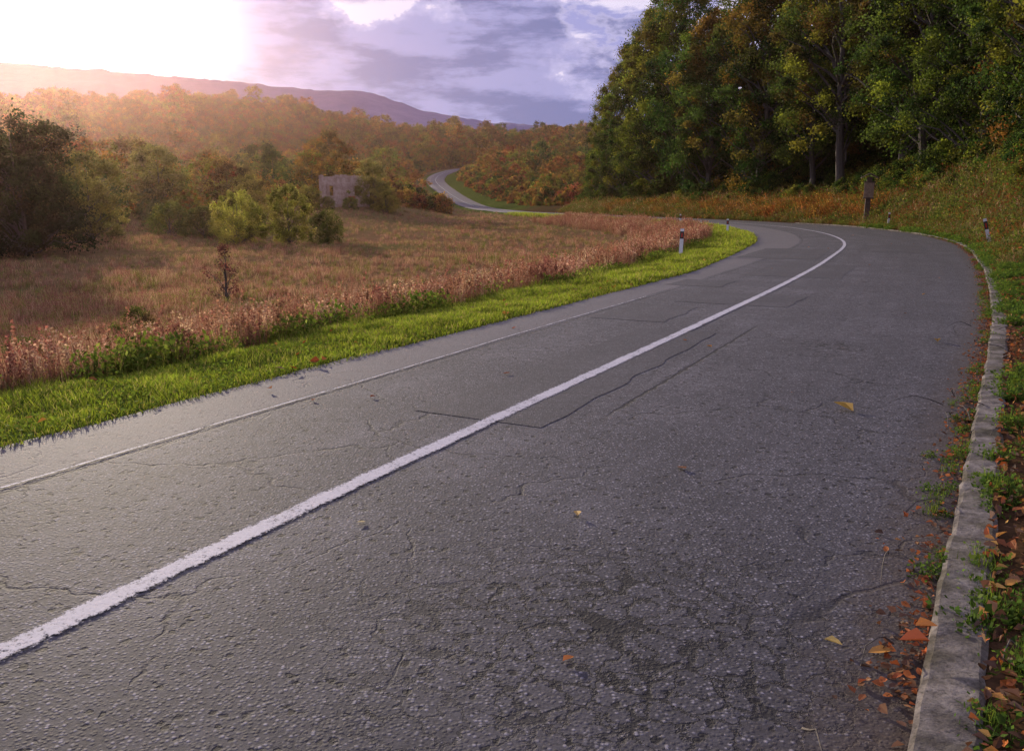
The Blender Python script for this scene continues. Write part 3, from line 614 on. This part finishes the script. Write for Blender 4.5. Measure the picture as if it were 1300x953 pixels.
# ------------------------------------------------------------------ delineator posts
WH=simple('white_plastic',(.62,.62,.62),(.8,.8,.8),20,.5,.1); BK=simple('black_plastic',(.015,.015,.015),(.03,.03,.03),20,.45,.1)
RF=simple('reflector_red',(.35,.03,.02),(.45,.05,.03),60,.25,.2)
def post(x,y,h=.85,tilt=(0,0),rz=0):
    z=max(terrain([x],[y])[0],-.3); e=bpy.data.objects.new('delineator_post',None); COL.objects.link(e); e.location=(x,y,z); e.rotation_euler=(tilt[0],tilt[1],rz)
    def prism(nm,z0,z1,mat,g=0,slant=0):
        pr=np.array([[-.06,-.045],[.06,-.045],[.05,.03],[.025,.05],[-.025,.05],[-.05,.03]])*(1+g)
        k=len(pr); V=np.concatenate([np.c_[pr,np.full(k,z0)],np.c_[pr,z1-slant*(pr[:,1]+.05)*1.0]])
        F=[[i,(i+1)%k,k+(i+1)%k,k+i] for i in range(k)]+[[0,3,2,1],[0,5,4,3],[6,7,8,9],[6,9,10,11]]
        mb=MB(); mb.add(V,F); obj(nm,mb.mesh(nm,[mat]),e)
    prism('shaft',-.25,h*.62,WH); prism('black_band',h*.62,h*.9,BK,.02); prism('cap',h*.9,h,WH,0,.5)
    mb=MB(); mb.add(boxv(-.022,.022,-.056,-.049,h*.68,h*.84),BOXF); obj('reflector',mb.mesh('reflector',[RF]),e)
post(5.5,27.2,.85,(0,.03),-.3); post(12.2,47.5,.82,(0,-.02),-.3); post(13.6,68,.85,(0,0),0)
p=road_pt(32.5,WR(32.5)+.75); post(p[0],p[1],1.05,(.05,-.28),-.4)
p=road_pt(56,WR(56)+.7); post(p[0],p[1],1.0,(0,.05),-.2)

WD=simple('weathered_wood',(.05,.03,.02),(.12,.075,.045),6,.8,.5,.01); WD2=simple('sign_panel_wood',(.16,.10,.06),(.26,.18,.11),6,.7,.3)
def sign(x,y):
    z=terrain([x],[y])[0]; e=bpy.data.objects.new('wooden_signboard',None); COL.objects.link(e); e.location=(x,y,z-.1); e.rotation_euler[2]=-.3
    def b(nm,*a,mat=WD,rot=None,loc=None):
        mb=MB(); mb.add(boxv(*a),BOXF); o=obj(nm,mb.mesh(nm,[mat]),e)
        md=o.modifiers.new('bev','BEVEL'); md.width=.008
        if rot: o.rotation_euler=rot
        if loc: o.location=loc
    b('post',-.17,.17,-.12,.12,-.3,3.3)
    b('panel',-.32,.32,-.18,-.125,1.9,2.9,mat=WD2); b('frame_top',-.36,.36,-.2,-.122,2.905,2.99); b('frame_bottom',-.36,.36,-.2,-.122,1.81,1.895)
    b('roof_left',-.62,0,-.4,.4,0,.06,rot=(0,-.5,0),loc=(0,0,3.5)); b('roof_right',0,.62,-.4,.4,0,.06,rot=(0,.5,0),loc=(.0,0,3.5))
p=road_pt(61,WR(61)+1.0); sign(p[0],p[1])

# ------------------------------------------------------------------ sun, sky
EL=radians(12); AZ=radians(-29)
sd=Vector((sin(AZ)*cos(EL),cos(AZ)*cos(EL),sin(EL)))
L=bpy.data.lights.new('sun','SUN'); L.energy=5.0; L.angle=radians(.6); L.color=(1,.82,.60)
so=bpy.data.objects.new('sun',L); COL.objects.link(so); so.rotation_euler=(-sd).to_track_quat('-Z','Y').to_euler()
W=bpy.data.worlds.new('World'); S.world=W; W.use_nodes=True; nt=W.node_tree; nt.nodes.clear()
sky=N(nt,'ShaderNodeTexSky',sky_type='NISHITA',sun_disc=False,sun_elevation=EL,sun_rotation=AZ%(2*pi),air_density=1.0,dust_density=2.5)
g=N(nt,'ShaderNodeTexCoord').outputs['Generated']
g=N(nt,'ShaderNodeVectorMath',{0:g},operation='NORMALIZE').outputs[0]
mp=N(nt,'ShaderNodeMapping',{'Vector':g,'Location':(.35,.2,.1),'Scale':(2.6,2.6,5.)}).outputs[0]
n1=noise(nt,mp,2.4,6,.62); mp2=N(nt,'ShaderNodeMapping',{'Vector':g,'Location':(3.35,1.2,.4),'Scale':(3.4,3.4,13.)}).outputs[0]
n2=noise(nt,mp2,2.2,6,.62)
dot=N(nt,'ShaderNodeVectorMath',{0:g,1:tuple(sd)},operation='DOT_PRODUCT').outputs['Value']
dv=N(nt,'ShaderNodeVectorMath',{0:N(nt,'ShaderNodeVectorMath',{0:g,1:(-.13,.98,.11)},operation='SUBTRACT').outputs[0],1:(.75,1,1.9)},operation='MULTIPLY').outputs[0]
dl=N(nt,'ShaderNodeVectorMath',{0:dv},operation='LENGTH').outputs['Value']
edge=math_(nt,'ADD',dl,math_(nt,'MULTIPLY',math_(nt,'SUBTRACT',n1,.5),.65))
cum=mr(nt,edge,.242,.260,1,0)
ccol=mixc(nt,mr(nt,n2,.42,.58),rgb(.16,.20,.46),rgb(.36,.37,.70))
ccol=mixc(nt,mr(nt,edge,.20,.25,0,.75),ccol,rgb(.60,.57,.88))
hi=mixc(nt,mr(nt,n2,.44,.56),rgb(.34,.36,.72),rgb(.86,.78,1.0))
hi=mixc(nt,mr(nt,dot,.91,.995,0,.8),hi,rgb(1.0,.84,.88))
c=mixc(nt,cum,hi,ccol)
g1=mr(nt,dot,.90,1.0,0,1,False); g1=math_(nt,'POWER',g1,2.6)
g2=math_(nt,'POWER',mr(nt,dot,.972,1.0,0,1,False),2.)
c=mixc(nt,1.0,c,N(nt,'ShaderNodeVectorMath',{0:(1.0,.72,.70),'Scale':math_(nt,'MULTIPLY',g1,.38)},operation='SCALE').outputs[0],'ADD')
c=mixc(nt,1.0,c,N(nt,'ShaderNodeVectorMath',{0:(1.0,.84,.66),'Scale':math_(nt,'MULTIPLY',g2,2.6)},operation='SCALE').outputs[0],'ADD')
bg1=N(nt,'ShaderNodeBackground',{0:sky.outputs[0],1:.06}).outputs[0]
bg2=N(nt,'ShaderNodeBackground',{0:c,1:1.0}).outputs[0]
ws=N(nt,'ShaderNodeMixShader',{0:.94,1:bg1,2:bg2}).outputs[0]
N(nt,'ShaderNodeOutputWorld',{0:ws})

m,nt=newmat('haze_air'); vsn=N(nt,'ShaderNodeVolumeScatter',{'Color':rgb(1,.62,.54),'Density':.00012,'Anisotropy':.80}).outputs[0]
o_=nt.nodes.new('ShaderNodeOutputMaterial'); nt.links.new(vsn,o_.inputs['Volume'])
mb=MB(); mb.add(boxv(-600,500,-50,720,-60,120),BOXF); hz=obj('atmosphere_haze',mb.mesh('atmosphere_haze',[m]))

# ------------------------------------------------------------------ camera
cam=bpy.data.cameras.new('camera'); co=bpy.data.objects.new('camera',cam); COL.objects.link(co)
cam.sensor_width=36; cam.lens=36*1050/1300; cam.clip_start=.05; cam.clip_end=12000
co.location=(0,0,1.6); co.rotation_euler=(radians(90-11.73),0,0); S.camera=co
S.view_settings.view_transform='Standard'; S.view_settings.look='None'; S.view_settings.exposure=0
